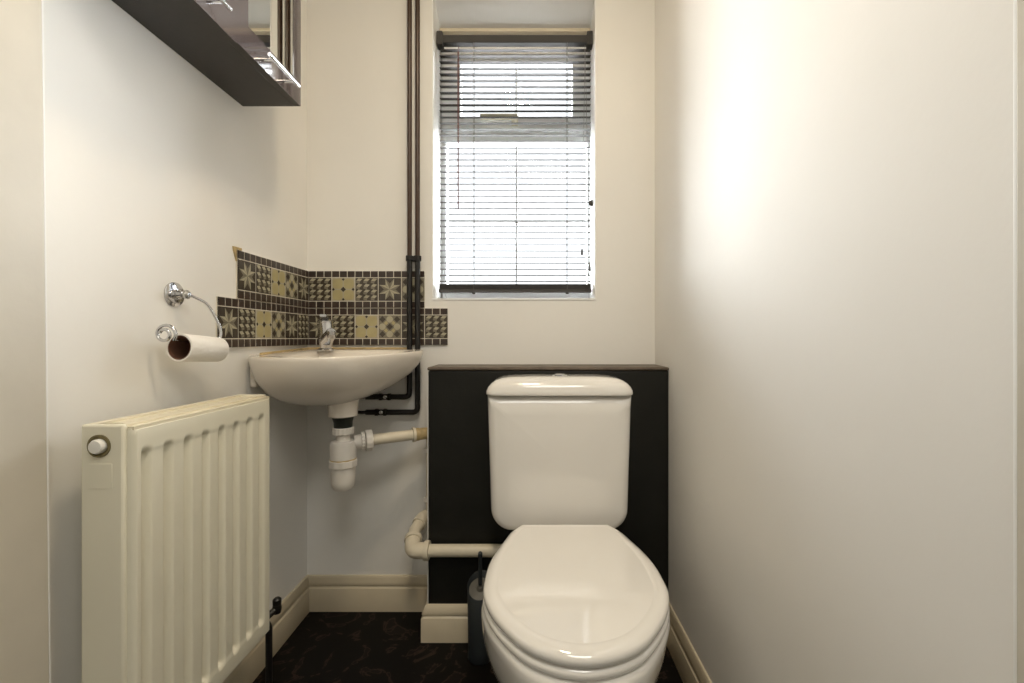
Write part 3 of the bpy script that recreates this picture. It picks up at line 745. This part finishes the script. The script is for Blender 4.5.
# ------------------------------------------------------------------ toilet roll and holder
ho = empty('toilet_roll_holder', (XL, .945, 1.0245), 'chrome wire toilet roll holder with spiral end on the left wall', 'holder')
rc = P(173.5, 294.5, .945); rc.x = XL
MB().lathe([(.0262, 0), (.0265, .0025), (.0250, .0035), (.012, .0045), (.010, .009)], rc, 'X', seg=36).build('wall_rose', 'chrome', ho)
MB().lathe([(.009, .008), (.010, .012), (.007, .018), (.0095, .022), (.0095, .030), (.005, .034)], rc, 'X', seg=24).build('boss', 'chrome', ho)
ra_x = -.712
wire = [rc+Vector((.026, .0, 0)), Vector((-.736, .962, 1.020)), Vector((-.724, .985, 1.006)), Vector((-.714, 1.000, .975)), Vector((-.708, 1.008, .945)), Vector((-.709, 1.002, .926)), Vector((-.711, .985, .922)), Vector((-.714, .93, .923)), Vector((-.716, .895, .926))]
sc_ = P(166, 334, .878)
spir = []
for i in range(34):
    a = math.radians(-35+i*17); r = .0205*(1-i/50)
    spir.append(Vector((sc_.x+r*math.cos(a), .878-.0002*i, sc_.z+r*math.sin(a))))
ws = spline(wire+[Vector((-.7125, .882, .926))], 8)+spir
MB().tube(ws, .0031, seg=12).build('wire_arm', 'chrome', ho)
rl = empty('toilet_roll', (ra_x, .95, .905), 'almost empty white toilet roll hanging on the chrome wire holder', 'toilet roll')
ax0, ax1 = Vector((-.716, .898, .9105)), Vector((-.709, 1.000, .9035))
dd = (ax1-ax0).normalized(); qm = dd.to_track_quat('Z', 'Y').to_matrix(); Lr = (ax1-ax0).length
MB().loft([[ax0+qm @ Vector((r*math.cos(2*PI*i/40), r*math.sin(2*PI*i/40), t_)) for i in range(40)] for r, t_ in ((.0252, 0), (.0280, 0), (.0289, .0012), (.0275, Lr-.0015), (.0266, Lr), (.0252, Lr))], cap0=False, cap1=False, closed=True).build('paper', 'paper', rl, angle=50)
MB().loft([[ax0+qm @ Vector((r*math.cos(2*PI*i/40), r*math.sin(2*PI*i/40), t_)) for i in range(40)] for r, t_ in ((.0238, .0005), (.0250, .0005), (.0250, Lr-.0005), (.0238, Lr-.0005))], cap0=False, cap1=False, closed=True).build('cardboard_tube', 'card', rl, angle=50)

# added dark slab outside, hiding the bright sky so the blind slats stay visible
struct(MB().box((-2.1, 8.0, 0.6), (1.6, 8.3, 6.25)), 'sky_blocker', 'outside', smooth=False)

# ------------------------------------------------------------------ light
w = bpy.data.worlds.new('sky'); bpy.context.scene.world = w; w.use_nodes = True
bg = w.node_tree.nodes['Background']; bg.inputs['Color'].default_value = (0.93, 0.97, 1.0, 1); bg.inputs['Strength'].default_value = 20.5
def area(name, loc, rot, sx, sy, power, col, portal=False):
    l = bpy.data.lights.new(name, 'AREA'); l.shape = 'RECTANGLE'; l.size = sx; l.size_y = sy; l.energy = power; l.color = col
    o = bpy.data.objects.new(name, l); C.objects.link(o); o.location = loc; o.rotation_euler = rot
    if portal: l.cycles.is_portal = True
    return o
area('window_portal', ((WX0+WX1)/2, YW+.10, 1.56), (-PI/2, 0, 0), .60, 1.06, 1, (1, 1, 1), True)
area('hall_fill_light', (0.15, -0.35, CEIL-.03), (0, 0, 0), .70, .70, 9.5, (1.0, .96, .88))  # unseen soft fill added behind the camera to lift surfaces facing it
area('toilet_ceiling_light', (-.08, 0.62, CEIL-.03), (0, 0, 0), .16, .16, 6.0, (1.0, .82, .58))

# ------------------------------------------------------------------ camera
cam = bpy.data.cameras.new('camera'); co = bpy.data.objects.new('camera', cam); C.objects.link(co)
co.location = (0, 0, H); co.rotation_euler = (PI/2, 0, 0)
cam.sensor_width = 36; cam.lens = F/1024*36; cam.clip_start = .02
cam.shift_x = -(CX-512)/1024; cam.shift_y = (CY-341.5)/1024
sc0 = bpy.context.scene; sc0.camera = co
vs_ = sc0.view_settings; vs_.view_transform = 'Standard'; vs_.look = 'None'; vs_.gamma = 1; vs_.use_curve_mapping = False; vs_.exposure = 0.66
for o in bpy.data.objects:
    if '_loc' in o: del o['_loc']
